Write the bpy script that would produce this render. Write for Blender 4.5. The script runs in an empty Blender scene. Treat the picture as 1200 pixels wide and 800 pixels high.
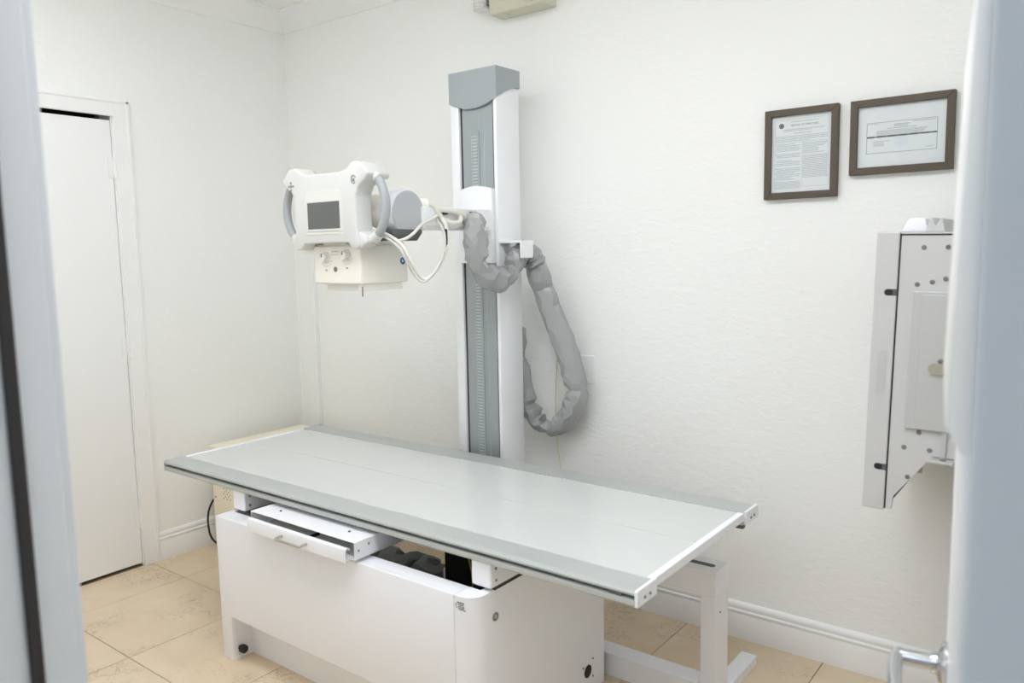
import bpy, bmesh, math, random
from mathutils import Vector, Matrix, noise

random.seed(7)
scene = bpy.context.scene
COL = scene.collection

# ------------------------------------------------------------------ camera, world, exposure
cam_d = bpy.data.cameras.new('camera')
cam_d.sensor_width = 36.0
cam_d.lens = 27.665
cam_d.clip_start = 0.02
cam_d.dof.use_dof = True
cam_d.dof.focus_distance = 3.0
cam_d.dof.aperture_fstop = 3.6
cam = bpy.data.objects.new('camera', cam_d)
COL.objects.link(cam)
CR = Vector((0.79346489, 0.60832516, -0.01881399))
CU = Vector((-0.05432348, 0.10157811, 0.99334327))
CF = Vector((-0.60618679, 0.78716096, -0.11364501))
M = Matrix(((CR.x, CU.x, -CF.x, 3.55546), (CR.y, CU.y, -CF.y, -2.69631), (CR.z, CU.z, -CF.z, 1.43108), (0, 0, 0, 1)))
cam.matrix_world = M
scene.camera = cam

world = bpy.data.worlds.new('world')
world.use_nodes = True
world.node_tree.nodes['Background'].inputs[0].default_value = (0.6, 0.7, 0.8, 1)
world.node_tree.nodes['Background'].inputs[1].default_value = 0.03
scene.world = world
scene.view_settings.view_transform = 'Standard'
scene.view_settings.look = 'None'
scene.view_settings.gamma = 1.0
scene.view_settings.use_curve_mapping = False
scene.view_settings.exposure = 0.0
ROOM_GLOW = 5.2     # radiance of the room fixture's diffuser
FILL_GLOW = 10.0  # radiance of the added fill panel's diffuser
HALL_GLOW = 7.2
scene.cycles.max_bounces = 16
scene.cycles.diffuse_bounces = 12
scene.cycles.glossy_bounces = 6

# ------------------------------------------------------------------ materials
def lin(c):
    return tuple((v / 12.92 if v <= 0.04045 else ((v + 0.055) / 1.055) ** 2.4) for v in c)

def rgb(r, g, b):
    return lin((r / 255.0, g / 255.0, b / 255.0)) + (1.0,)

def mat(name, col, rough=0.5, metal=0.0, var=0.03, vscale=8.0, bump=0.0, bscale=200.0, bdist=0.001, emit=None, coat=0.0, spec=0.5):
    m = bpy.data.materials.new(name)
    m.use_nodes = True
    nt = m.node_tree
    b = nt.nodes['Principled BSDF']
    tc = nt.nodes.new('ShaderNodeTexCoord')
    n = nt.nodes.new('ShaderNodeTexNoise')
    n.inputs['Scale'].default_value = vscale
    n.inputs['Detail'].default_value = 4
    nt.links.new(tc.outputs['Object'], n.inputs['Vector'])
    r = nt.nodes.new('ShaderNodeValToRGB')
    lo = tuple(max(0, v * (1 - var)) for v in col[:3]) + (1,)
    hi = tuple(min(1, v * (1 + var)) for v in col[:3]) + (1,)
    r.color_ramp.elements[0].color = lo
    r.color_ramp.elements[1].color = hi
    nt.links.new(n.outputs['Fac'], r.inputs['Fac'])
    nt.links.new(r.outputs['Color'], b.inputs['Base Color'])
    b.inputs['Roughness'].default_value = rough
    b.inputs['Metallic'].default_value = metal
    b.inputs['Specular IOR Level'].default_value = spec
    if coat:
        b.inputs['Coat Weight'].default_value = coat
    if bump:
        n2 = nt.nodes.new('ShaderNodeTexNoise')
        n2.inputs['Scale'].default_value = bscale
        n2.inputs['Detail'].default_value = 5
        nt.links.new(tc.outputs['Object'], n2.inputs['Vector'])
        bp = nt.nodes.new('ShaderNodeBump')
        bp.inputs['Strength'].default_value = bump
        bp.inputs['Distance'].default_value = bdist
        nt.links.new(n2.outputs['Fac'], bp.inputs['Height'])
        nt.links.new(bp.outputs['Normal'], b.inputs['Normal'])
    if emit:
        b.inputs['Emission Color'].default_value = emit[0]
        b.inputs['Emission Strength'].default_value = emit[1]
    return m

def stucco(name, col):
    m = bpy.data.materials.new(name)
    m.use_nodes = True
    nt = m.node_tree
    b = nt.nodes['Principled BSDF']
    b.inputs['Base Color'].default_value = col
    b.inputs['Roughness'].default_value = 0.75
    b.inputs['Specular IOR Level'].default_value = 0.25
    tc = nt.nodes.new('ShaderNodeTexCoord')
    mp = nt.nodes.new('ShaderNodeMapping')
    mp.inputs['Scale'].default_value = (1.0, 1.0, 1.7)
    nt.links.new(tc.outputs['Object'], mp.inputs['Vector'])
    n = nt.nodes.new('ShaderNodeTexNoise')
    n.inputs['Scale'].default_value = 26
    n.inputs['Detail'].default_value = 5
    n.inputs['Roughness'].default_value = 0.62
    n.inputs['Distortion'].default_value = 0.6
    nt.links.new(mp.outputs['Vector'], n.inputs['Vector'])
    r = nt.nodes.new('ShaderNodeValToRGB')          # knock-down plateaus
    r.color_ramp.elements[0].position = 0.40
    r.color_ramp.elements[1].position = 0.60
    nt.links.new(n.outputs['Fac'], r.inputs['Fac'])
    bp = nt.nodes.new('ShaderNodeBump')
    bp.inputs['Strength'].default_value = 0.5
    bp.inputs['Distance'].default_value = 0.0009
    nt.links.new(r.outputs['Color'], bp.inputs['Height'])
    nt.links.new(bp.outputs['Normal'], b.inputs['Normal'])
    return m

def tile_material():
    m = bpy.data.materials.new('travertine_tile')
    m.use_nodes = True
    nt = m.node_tree
    b = nt.nodes['Principled BSDF']
    b.inputs['Roughness'].default_value = 0.38
    geo = nt.nodes.new('ShaderNodeNewGeometry')
    oi = nt.nodes.new('ShaderNodeObjectInfo')
    add = nt.nodes.new('ShaderNodeVectorMath'); add.operation = 'MULTIPLY_ADD'
    comb = nt.nodes.new('ShaderNodeCombineXYZ')
    for k in 'XYZ':
        nt.links.new(oi.outputs['Random'], comb.inputs[k])
    add.inputs[1].default_value = (13.0, 7.0, 5.0)
    nt.links.new(comb.outputs[0], add.inputs[0])
    nt.links.new(geo.outputs['Position'], add.inputs[2])
    n1 = nt.nodes.new('ShaderNodeTexNoise'); n1.inputs['Scale'].default_value = 3.0; n1.inputs['Detail'].default_value = 6
    n1.inputs['Distortion'].default_value = 0.8
    nt.links.new(add.outputs[0], n1.inputs['Vector'])
    r1 = nt.nodes.new('ShaderNodeValToRGB')
    r1.color_ramp.elements[0].position = 0.3; r1.color_ramp.elements[0].color = rgb(214, 194, 165)
    r1.color_ramp.elements[1].position = 0.7; r1.color_ramp.elements[1].color = rgb(229, 212, 186)
    nt.links.new(n1.outputs['Fac'], r1.inputs['Fac'])
    # fine grey veins that gather in patches
    n2 = nt.nodes.new('ShaderNodeTexNoise'); n2.inputs['Scale'].default_value = 22.0; n2.inputs['Detail'].default_value = 5; n2.inputs['Distortion'].default_value = 1.2
    nt.links.new(add.outputs[0], n2.inputs['Vector'])
    r2 = nt.nodes.new('ShaderNodeValToRGB')
    r2.color_ramp.elements[0].position = 0.455; r2.color_ramp.elements[0].color = (0, 0, 0, 1)
    e = r2.color_ramp.elements.new(0.5); e.color = (1, 1, 1, 1)
    r2.color_ramp.elements[2].position = 0.545; r2.color_ramp.elements[2].color = (0, 0, 0, 1)
    nt.links.new(n2.outputs['Fac'], r2.inputs['Fac'])
    n3 = nt.nodes.new('ShaderNodeTexNoise'); n3.inputs['Scale'].default_value = 4.5; n3.inputs['Detail'].default_value = 2
    nt.links.new(add.outputs[0], n3.inputs['Vector'])
    r3 = nt.nodes.new('ShaderNodeValToRGB')
    r3.color_ramp.elements[0].position = 0.50; r3.color_ramp.elements[0].color = (0, 0, 0, 1)
    r3.color_ramp.elements[1].position = 0.64; r3.color_ramp.elements[1].color = (0.5, 0.5, 0.5, 1)
    nt.links.new(n3.outputs['Fac'], r3.inputs['Fac'])
    mu = nt.nodes.new('ShaderNodeMath'); mu.operation = 'MULTIPLY'
    nt.links.new(r2.outputs['Color'], mu.inputs[0]); nt.links.new(r3.outputs['Color'], mu.inputs[1])
    mx = nt.nodes.new('ShaderNodeMixRGB')
    mx.inputs[2].default_value = rgb(150, 135, 112)
    nt.links.new(mu.outputs[0], mx.inputs[0]); nt.links.new(r1.outputs['Color'], mx.inputs[1])
    nt.links.new(mx.outputs[0], b.inputs['Base Color'])
    return m

def glass_material():
    m = bpy.data.materials.new('frame_glass')
    m.use_nodes = True
    nt = m.node_tree
    nt.nodes.remove(nt.nodes['Principled BSDF'])
    out = nt.nodes['Material Output']
    t = nt.nodes.new('ShaderNodeBsdfTransparent'); t.inputs[0].default_value = (0.97, 0.98, 0.98, 1)
    g = nt.nodes.new('ShaderNodeBsdfGlossy'); g.inputs['Roughness'].default_value = 0.02
    f = nt.nodes.new('ShaderNodeFresnel'); f.inputs[0].default_value = 1.15
    mx = nt.nodes.new('ShaderNodeMixShader')
    nt.links.new(f.outputs[0], mx.inputs[0]); nt.links.new(t.outputs[0], mx.inputs[1]); nt.links.new(g.outputs[0], mx.inputs[2])
    nt.links.new(mx.outputs[0], out.inputs['Surface'])
    return m

MT = {
    'wall': stucco('wall_paint', rgb(241, 242, 240)),
    'ceil': mat('ceiling_paint', rgb(238, 238, 236), 0.8, bump=0.2, bscale=60),
    'trim': mat('trim_paint', rgb(240, 240, 240), 0.35, var=0.01),
    'door': mat('door_paint', rgb(239, 240, 240), 0.42, var=0.01),
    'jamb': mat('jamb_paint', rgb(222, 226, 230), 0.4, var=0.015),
    'tile': tile_material(),
    'grout': mat('grout', rgb(150, 132, 106), 0.9, bump=0.3, bscale=300),
    'white': mat('white_powder_coat', rgb(239, 240, 245), 0.38, var=0.008, bump=0.04, bscale=500),
    'white2': mat('white_cover', rgb(238, 240, 243), 0.32, var=0.008),
    'cream': mat('cream_enamel', rgb(245, 242, 233), 0.4, var=0.012),
    'gen': mat('beige_enamel', rgb(240, 233, 212), 0.45, var=0.012),
    'console': mat('white_plastic', rgb(214, 215, 213), 0.4, var=0.006),
    'colgrey': mat('grey_cap_paint', rgb(160, 167, 170), 0.42, var=0.01),
    'panelgrey': mat('grey_panel', rgb(160, 168, 170), 0.35, metal=0.15, var=0.02),
    'rung': mat('pale_grey_metal', rgb(195, 200, 202), 0.35, metal=0.3),
    'handle': mat('grey_handle_rubber', rgb(166, 170, 173), 0.45, var=0.02),
    'tubecap': mat('pale_blue_grey_cap', rgb(180, 184, 188), 0.4, var=0.008),
    'tubering': mat('pale_grey_ring', rgb(215, 219, 224), 0.38, var=0.008),
    'tabletop': mat('pale_laminate', rgb(206, 209, 207), 0.22, var=0.012, vscale=2.0, coat=0.2),
    'alu': mat('anodised_aluminium', rgb(186, 190, 188), 0.4, metal=0.25, var=0.02),
    'slot': mat('slot_dark', rgb(88, 92, 92), 0.6, var=0.05),
    'black': mat('black_rubber', rgb(24, 24, 25), 0.6, var=0.1),
    'darkmetal': mat('black_painted_steel', rgb(36, 34, 34), 0.5, var=0.1),
    'screen': mat('screen_glass', rgb(98, 100, 99), 0.22, var=0.01),
    'screw': mat('screw_steel', rgb(140, 138, 132), 0.4, metal=0.4),
    'chrome': mat('chrome', rgb(205, 207, 210), 0.14, metal=1.0, var=0.01),
    'nickel': mat('brushed_nickel', rgb(196, 190, 180), 0.3, metal=0.9, var=0.02),
    'sleeve': mat('grey_vinyl', rgb(160, 162, 162), 0.27, var=0.05, vscale=14, bump=0.35, bscale=28, bdist=0.006),
    'cloth': mat('dark_grey_cloth', rgb(92, 96, 98), 0.6, var=0.1, bump=0.3, bscale=40, bdist=0.004),
    'cable': mat('white_cable', rgb(226, 224, 215), 0.42, var=0.015),
    'cable2': mat('grey_white_cable', rgb(208, 208, 204), 0.42, var=0.015),
    'yellow': mat('yellow_wire', rgb(190, 150, 70), 0.5),
    'cord': mat('ivory_cord', rgb(214, 206, 176), 0.5, var=0.02),
    'wood': mat('dark_wood', rgb(84, 73, 60), 0.5, var=0.12, vscale=30),
    'paper': mat('white_paper', rgb(234, 235, 236), 0.7, var=0.005),
    'ink': mat('grey_ink', rgb(172, 175, 178), 0.8, var=0.02),
    'ink2': mat('dark_ink', rgb(100, 103, 106), 0.8, var=0.02),
    'inkpale': mat('pale_blue_ink', rgb(226, 231, 235), 0.8, var=0.02),
    'blue': mat('blue_sticker', rgb(40, 92, 150), 0.4),
    'recess': mat('pale_grey_plastic', rgb(222, 222, 216), 0.5, var=0.01),
    'bucky': mat('pale_grey_enamel', rgb(200, 200, 200), 0.4, var=0.01),
    'bucky2': mat('grey_metal_plate', rgb(196, 197, 196), 0.4, metal=0.2, var=0.01),
    'emerg': mat('beige_plastic', rgb(206, 205, 184), 0.5, var=0.02),
    'clear': mat('ribbed_plastic', rgb(222, 222, 218), 0.2, var=0.02),
    'lens': mat('lens_grey', rgb(168, 162, 148), 0.25, var=0.03),
    'gasket': mat('black_gasket', rgb(46, 42, 42), 0.55, var=0.06),
    'hallwall': mat('hall_paint', rgb(214, 220, 226), 0.7, var=0.01),
    'diff': mat('light_diffuser', rgb(250, 250, 250), 0.6, emit=((0.945, 0.965, 1.02, 1), ROOM_GLOW)),
    'diff_fill': mat('light_diffuser_fill', rgb(250, 250, 250), 0.6, emit=((0.945, 0.965, 1.02, 1), FILL_GLOW)),
    'diffcool': mat('light_diffuser_cool', rgb(250, 250, 250), 0.6, emit=((0.78, 0.88, 1.0, 1), HALL_GLOW)),
    'glass': glass_material(),
}

# ------------------------------------------------------------------ helpers
WL = {}

def nb():
    return bmesh.new()

def merge(bm, t):
    me = bpy.data.meshes.new('tmp')
    t.to_mesh(me); t.free()
    bm.from_mesh(me)
    bpy.data.meshes.remove(me)
    return bm

def box(bm, x0, x1, y0, y1, z0, z1, bev=0.0, seg=2):
    t = bmesh.new()
    bmesh.ops.create_cube(t, size=1.0)
    for v in t.verts:
        v.co = Vector((x0 + (v.co.x + .5) * (x1 - x0), y0 + (v.co.y + .5) * (y1 - y0), z0 + (v.co.z + .5) * (z1 - z0)))
    if bev:
        bmesh.ops.bevel(t, geom=list(t.edges), offset=bev, segments=seg, profile=0.5, affect='EDGES')
    return merge(bm, t)

def prism(bm, pts, axis, a0, a1, bev=0.0, seg=2):
    t = bmesh.new()
    def mk3(p, a):
        return {'x': (a, p[0], p[1]), 'y': (p[0], a, p[1]), 'z': (p[0], p[1], a)}[axis]
    lo = [t.verts.new(mk3(p, a0)) for p in pts]
    hi = [t.verts.new(mk3(p, a1)) for p in pts]
    n = len(pts)
    t.faces.new(lo); t.faces.new(hi)
    for i in range(n):
        t.faces.new((lo[i], lo[(i + 1) % n], hi[(i + 1) % n], hi[i]))
    bmesh.ops.recalc_face_normals(t, faces=t.faces)
    if bev:
        es = [e for e in t.edges if len(e.link_faces) == 2 and e.calc_face_angle(0) > 0.5]
        bmesh.ops.bevel(t, geom=es, offset=bev, segments=seg, profile=0.5, affect='EDGES')
    return merge(bm, t)

def tube(bm, pts, r, seg=12, cap=True, rf=None):
    pts = [Vector(p) for p in pts]
    t = bmesh.new()
    n = len(pts)
    tang = [(pts[min(i + 1, n - 1)] - pts[max(i - 1, 0)]).normalized() for i in range(n)]
    up = Vector((0, 0, 1)) if abs(tang[0].z) < .9 else Vector((1, 0, 0))
    u = tang[0].cross(up).normalized()
    rings = []
    for i in range(n):
        u = (u - tang[i] * u.dot(tang[i])).normalized()
        w = tang[i].cross(u)
        ring = []
        for k in range(seg):
            a = 2 * math.pi * k / seg
            rr = r(i / (n - 1)) if callable(r) else r
            if rf:
                rr *= rf(i, a, pts[i])
            ring.append(t.verts.new(pts[i] + (u * math.cos(a) + w * math.sin(a)) * rr))
        rings.append(ring)
    for i in range(n - 1):
        for k in range(seg):
            t.faces.new((rings[i][k], rings[i][(k + 1) % seg], rings[i + 1][(k + 1) % seg], rings[i + 1][k]))
    if cap:
        t.faces.new(rings[0]); t.faces.new(rings[-1])
    bmesh.ops.recalc_face_normals(t, faces=t.faces)
    return merge(bm, t)

def cyl(bm, p0, p1, r, seg=24, bev=0.0):
    p0 = Vector(p0); p1 = Vector(p1)
    if bev:
        d = (p1 - p0).normalized()
        return lathe(bm, p0, d, [(0, 0), (r - bev, 0), (r, bev), (r, (p1 - p0).length - bev), (r - bev, (p1 - p0).length), (0, (p1 - p0).length)], seg)
    return tube(bm, [p0, p1], r, seg)

def lathe(bm, o, d, prof, seg=32):
    o = Vector(o); d = Vector(d).normalized()
    up = Vector((0, 0, 1)) if abs(d.z) < .9 else Vector((1, 0, 0))
    u = d.cross(up).normalized(); w = d.cross(u)
    t = bmesh.new()
    rings = []
    for (r, h) in prof:
        if r < 1e-6:
            rings.append([t.verts.new(o + d * h)])
        else:
            rings.append([t.verts.new(o + d * h + (u * math.cos(2 * math.pi * k / seg) + w * math.sin(2 * math.pi * k / seg)) * r) for k in range(seg)])
    for a, b in zip(rings[:-1], rings[1:]):
        for k in range(seg):
            k2 = (k + 1) % seg
            if len(a) == 1 and len(b) == 1:
                continue
            if len(a) == 1:
                t.faces.new((a[0], b[k], b[k2]))
            elif len(b) == 1:
                t.faces.new((a[k], a[k2], b[0]))
            else:
                t.faces.new((a[k], a[k2], b[k2], b[k]))
    bmesh.ops.recalc_face_normals(t, faces=t.faces)
    return merge(bm, t)

def spline(pts, per=8):
    P = [Vector(p) for p in pts]
    P = [P[0] * 2 - P[1]] + P + [P[-1] * 2 - P[-2]]
    out = []
    for i in range(1, len(P) - 2):
        p0, p1, p2, p3 = P[i - 1:i + 3]
        for k in range(per):
            s = k / per
            out.append(0.5 * ((2 * p1) + (p2 - p0) * s + (2 * p0 - 5 * p1 + 4 * p2 - p3) * s * s + (3 * p1 - p0 - 3 * p2 + p3) * s ** 3))
    out.append(P[-2])
    return out

def mk(name, bm, m, parent=None, smooth=None, kind=None, label=None):
    """one mesh object; its origin sits at the bottom centre of its bounds"""
    bb = [Vector(v.co) for v in bm.verts]
    lo = Vector((min(v.x for v in bb), min(v.y for v in bb), min(v.z for v in bb)))
    hi = Vector((max(v.x for v in bb), max(v.y for v in bb), max(v.z for v in bb)))
    o = Vector(((lo.x + hi.x) / 2, (lo.y + hi.y) / 2, lo.z))
    for v in bm.verts:
        v.co -= o
    me = bpy.data.meshes.new(name)
    bm.to_mesh(me); bm.free()
    me.materials.append(MT[m])
    if smooth is not None:
        me.shade_smooth()
        try:
            me.set_sharp_from_angle(angle=math.radians(smooth))
        except Exception:
            pass
    ob = bpy.data.objects.new(name, me)
    COL.objects.link(ob)
    WL[ob] = o
    if parent:
        ob.parent = parent
        ob.location = o - WL[parent]
    else:
        ob.location = o
    if kind:
        ob['kind'] = kind
    if label:
        ob['label'] = label
    return ob

def thing(name, label, cat, loc, group=None):
    e = bpy.data.objects.new(name, None)
    e.empty_display_size = 0.1
    COL.objects.link(e)
    e.location = loc
    WL[e] = Vector(loc)
    e['label'] = label; e['category'] = cat
    if group:
        e['group'] = group
    return e

def tag(o, label, cat, group=None):
    o['label'] = label; o['category'] = cat
    if group:
        o['group'] = group
    return o

def struct(name, bm, m, smooth=None, label=None):
    return mk(name, bm, m, None, smooth, 'structure', label)

def screw(parent, p, d, r=0.005, m='screw', name='screw'):
    p = Vector(p); d = Vector(d).normalized()
    return mk(name, lathe(nb(), p, d, [(0, 0), (r, 0), (r, 0.0015), (r * .75, 0.003), (r * .35, 0.003), (r * .3, 0.0018), (0, 0.0018)], 10), m, parent, 40)

# ------------------------------------------------------------------ room shell
CH = 2.68
RX = 3.75          # right wall
FY0, FY1 = -2.446, -2.30     # entrance wall
OX0, OX1 = 2.571, 3.525      # entrance opening
DY1, DY0 = -0.9466, -1.72    # closet door opening

fl = struct('floor', box(nb(), -0.1, RX + 0.1, FY0, 0.1, -0.12, -0.003), 'grout', label='beige tiled floor with thin brown grout lines')
PITCH = 0.506
gx0, gy0 = 0.29, -0.9095
tiles = {}
for i in range(-1, 7):
    for j in range(-3, 3):
        x0 = max(gx0 + i * PITCH + 0.0016, 0.0); x1 = min(gx0 + (i + 1) * PITCH - 0.0016, RX)
        y0 = max(gy0 + j * PITCH + 0.0016, FY0); y1 = min(gy0 + (j + 1) * PITCH - 0.0016, 0.0)
        if x1 - x0 < 0.02 or y1 - y0 < 0.02:
            continue
        w, d = round(x1 - x0, 4), round(y1 - y0, 4)
        if (w, d) in tiles:
            o = tiles[(w, d)].copy(); COL.objects.link(o)
            o.location = Vector(((x0 + x1) / 2, (y0 + y1) / 2, -0.008)) - WL[fl]
        else:
            tiles[(w, d)] = mk('tile', box(nb(), x0, x1, y0, y1, -0.008, 0.0, 0.0008, 1), 'tile', fl)

struct('ceiling', box(nb(), -0.1, RX + 0.1, FY0, 0.1, CH, CH + 0.1), 'ceil')
struct('wall_back', box(nb(), -0.1, RX + 0.1, 0.0, 0.1, 0.0, CH), 'wall')
struct('wall_right', box(nb(), RX, RX + 0.1, FY0, 0.0, 0.0, CH), 'wall')
b = nb()
box(b, -0.1, 0, DY1, 0, 0, CH); box(b, -0.1, 0, FY0, DY0, 0, CH); box(b, -0.1, 0, DY0, DY1, 2.11, CH)
struct('wall_left', b, 'wall')
b = nb()
box(b, 0, OX0 - 0.02, FY0, FY1, 0, CH); box(b, OX1 + 0.02, RX, FY0, FY1, 0, CH); box(b, OX0 - 0.02, OX1 + 0.02, FY0, FY1, 2.12, CH)
struct('wall_front', b, 'wall')

BP = [(0, 0), (0.016, 0), (0.016, 0.088), (0.013, 0.092), (0.013, 0.096), (0.0165, 0.100), (0.0165, 0.106), (0.011, 0.110), (0.011, 0.114), (0.013, 0.118), (0.011, 0.128), (0.006, 0.1345), (0, 0.1366)]
struct('baseboard_back', prism(nb(), [(-a, z) for a, z in BP], 'x', 0.0165, RX), 'trim', 40)
struct('baseboard_left', prism(nb(), [(a, z) for a, z in BP], 'y', -0.868, -0.0001), 'trim', 40)
CP = [(0, 2.586), (0.010, 2.586), (0.014, 2.598), (0.024, 2.605), (0.040, 2.628), (0.062, 2.650), (0.078, 2.662), (0.082, 2.670), (0.094, 2.672), (0.094, CH), (0, CH)]
struct('trim_1', prism(nb(), [(-a, z) for a, z in CP], 'x', 0.0, RX), 'trim', 40, 'white crown moulding along the back wall')
struct('trim_2', prism(nb(), [(a, z) for a, z in CP], 'y', FY1, 0.0), 'trim', 40, 'white crown moulding along the closet wall')

# closet door with casing
b = nb()
box(b, 0, 0.016, DY1 + 0.004, -0.868, 0, 2.122, 0.003)
box(b, 0, 0.016, DY0 - 0.08, DY0 - 0.004, 0, 2.122, 0.003)
box(b, 0, 0.0155, DY0 - 0.08, -0.868, 2.054, 2.126, 0.003)
box(b, 0.014, 0.020, -0.884, -0.870, 0, 2.124, 0.002)
box(b, 0.014, 0.020, DY0 - 0.08, -0.870, 2.112, 2.126, 0.002)
struct('trim_3', b, 'trim', None, 'flat white casing round the closet door')
d1 = struct('door_1', box(nb(), -0.040, -0.002, DY0 + 0.003, DY1 - 0.003, 0.014, 2.037, 0.0015), 'door', None, 'plain white closet door with three hinges')
for z in (1.83, 1.032, 0.227):
    b = nb()
    cyl(b, (0.006, DY1 + 0.001, z - 0.044), (0.006, DY1 + 0.001, z + 0.044), 0.006, 12)
    box(b, -0.0005, 0.0025, DY1 - 0.024, DY1, z - 0.043, z + 0.043)
    box(b, 0.0155, 0.018, DY1 + 0.004, DY1 + 0.012, z - 0.043, z + 0.043)
    mk('hinge', b, 'trim', d1, 40)
struct('closet_dark_backing', box(nb(), -0.5, -0.45, -1.9, -0.8, 0, 2.3), 'darkmetal')  # unseen backing added in black so the gaps round the door look dark

# entrance jambs, gasket and stop
b = nb()
box(b, OX0 - 0.02, OX0, FY0, FY1, 0, 2.12, 0.002)
box(b, OX0 - 0.09, OX0 - 0.005, FY1, FY1 + 0.012, 0, 2.15, 0.002)
box(b, OX0 - 0.09, OX0 - 0.005, FY0 - 0.014, FY0, 0, 2.15, 0.002)
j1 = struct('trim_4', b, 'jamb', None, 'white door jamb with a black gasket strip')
mk('gasket', box(nb(), OX0 - 0.001, OX0 + 0.006, -2.3545, -2.3395, 0, 2.10, 0.002), 'gasket', j1)
b = nb()
box(b, OX1, OX1 + 0.02, FY0, FY1 - 0.02, 0, 2.12, 0.003)
box(b, OX1, OX1 + 0.10, FY0 - 0.014, FY0, 0, 2.15, 0.004)
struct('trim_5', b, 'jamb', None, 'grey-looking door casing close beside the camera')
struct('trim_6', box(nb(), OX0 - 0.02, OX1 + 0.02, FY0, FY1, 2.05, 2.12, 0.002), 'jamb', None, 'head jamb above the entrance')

# entrance door standing open, hinged on the right jamb
HXY = Vector((3.522, -2.29, 0)); DD = Vector((-0.158, 0.987, 0)).normalized(); DN = Vector((-DD.y, DD.x, 0))   # DN = face towards the opening
def dp(s, off, z):
    return HXY + DD * s + DN * off + Vector((0, 0, z))
def dbox(bm, s0, s1, o0, o1, z0, z1, bev=0.0):
    t = box(nb(), s0, s1, o0, o1, z0, z1, bev)
    for v in t.verts:
        v.co = dp(v.co.x, v.co.y, v.co.z)
    bmesh.ops.recalc_face_normals(t, faces=t.faces)
    return merge(bm, t)
d2 = struct('door_2', dbox(nb(), 0.0, 0.91, -0.044, 0.0, 0.01, 2.03, 0.003), 'door', None, 'white entrance door standing open, seen almost edge-on')
t = prism(nb(), [(0.0, 1.235), (0.0, 1.69), (0.008, 1.672), (0.011, 1.655), (0.021, 1.262), (0.008, 1.235)], 'x', 0.42, 0.83, 0.002)
for v in t.verts:
    v.co = dp(v.co.x, v.co.y, v.co.z)
bmesh.ops.recalc_face_normals(t, faces=t.faces)
pn = mk('raised_panel', t, 'trim', d2, 40, None, 'pale raised panel on the open door')
LZ = 0.82
b = nb()
lathe(b, dp(0.845, 0.0, LZ), DN, [(0, 0), (0.033, 0), (0.033, 0.004), (0.026, 0.010), (0.016, 0.013), (0.0145, 0.020), (0, 0.020)], 28)
ros = mk('handle_rose', b, 'chrome', d2, 40)
b = nb()
cyl(b, dp(0.845, 0.012, LZ), dp(0.845, 0.066, LZ), 0.0115, 20)
tube(b, spline([dp(0.853, 0.062, LZ), dp(0.83, 0.066, LZ), dp(0.79, 0.066, LZ - 0.002), dp(0.745, 0.062, LZ - 0.004), dp(0.725, 0.054, LZ - 0.005)], 6), lambda s: 0.0105 - 0.002 * s, 14)
mk('lever_handle', b, 'chrome', d2, 45)
for z in (0.25, 1.02, 1.8):
    mk('hinge', cyl(nb(), dp(-0.004, -0.004, z - .05), dp(-0.004, -0.004, z + .05), 0.006, 12), 'chrome', d2, 40)

# corridor behind the camera
hf = struct('floor_corridor', box(nb(), 1.2, 5.2, -4.6, FY0, -0.12, 0.0), 'tile')
struct('wall_corridor', box(nb(), 1.2, 5.2, -4.7, -4.6, 0, 2.6), 'hallwall')
struct('wall_corridor_left', box(nb(), 1.1, 1.2, -4.6, FY0, 0, 2.6), 'hallwall')
struct('wall_corridor_right', box(nb(), 5.2, 5.3, -4.6, FY0, 0, 2.6), 'hallwall')
struct('wall_corridor_end', box(nb(), RX + 0.1, 5.2, FY0 - 0.001, FY1, 0, 2.6), 'hallwall')
struct('ceiling_corridor', box(nb(), 1.1, 5.3, -4.7, FY0, 2.6, 2.7), 'ceil')

def ceiling_light(label, cx, cy, w, d, z, diff):
    """flush panel light: four frame rails round a glowing diffuser"""
    t = thing('ceiling_light', label, 'ceiling light', (cx, cy, z - 0.012))
    for x0, x1, y0, y1 in ((-w / 2 - .03, w / 2 + .03, -d / 2 - .03, -d / 2), (-w / 2 - .03, w / 2 + .03, d / 2, d / 2 + .03), (-w / 2 - .03, -w / 2, -d / 2, d / 2), (w / 2, w / 2 + .03, -d / 2, d / 2)):
        mk('light_frame', box(nb(), cx + x0, cx + x1, cy + y0, cy + y1, z - .012, z), 'trim', t)
    mk('diffuser', box(nb(), cx - w / 2, cx + w / 2, cy - d / 2, cy + d / 2, z - .010, z - .002), diff, t)
    return t
ceiling_light('white ceiling panel light over the closet end of the imaging table', 1.15, -1.68, 1.2, 0.6, CH, 'diff')
ceiling_light('added white ceiling fill panel nearer the entrance door', 2.68, -1.62, 1.2, 0.6, CH, 'diff_fill')  # unseen second panel, added to even out the room's light
ceiling_light('cool white ceiling panel light in the corridor', 3.1, -3.6, 1.2, 0.6, 2.6, 'diffcool')

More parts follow.
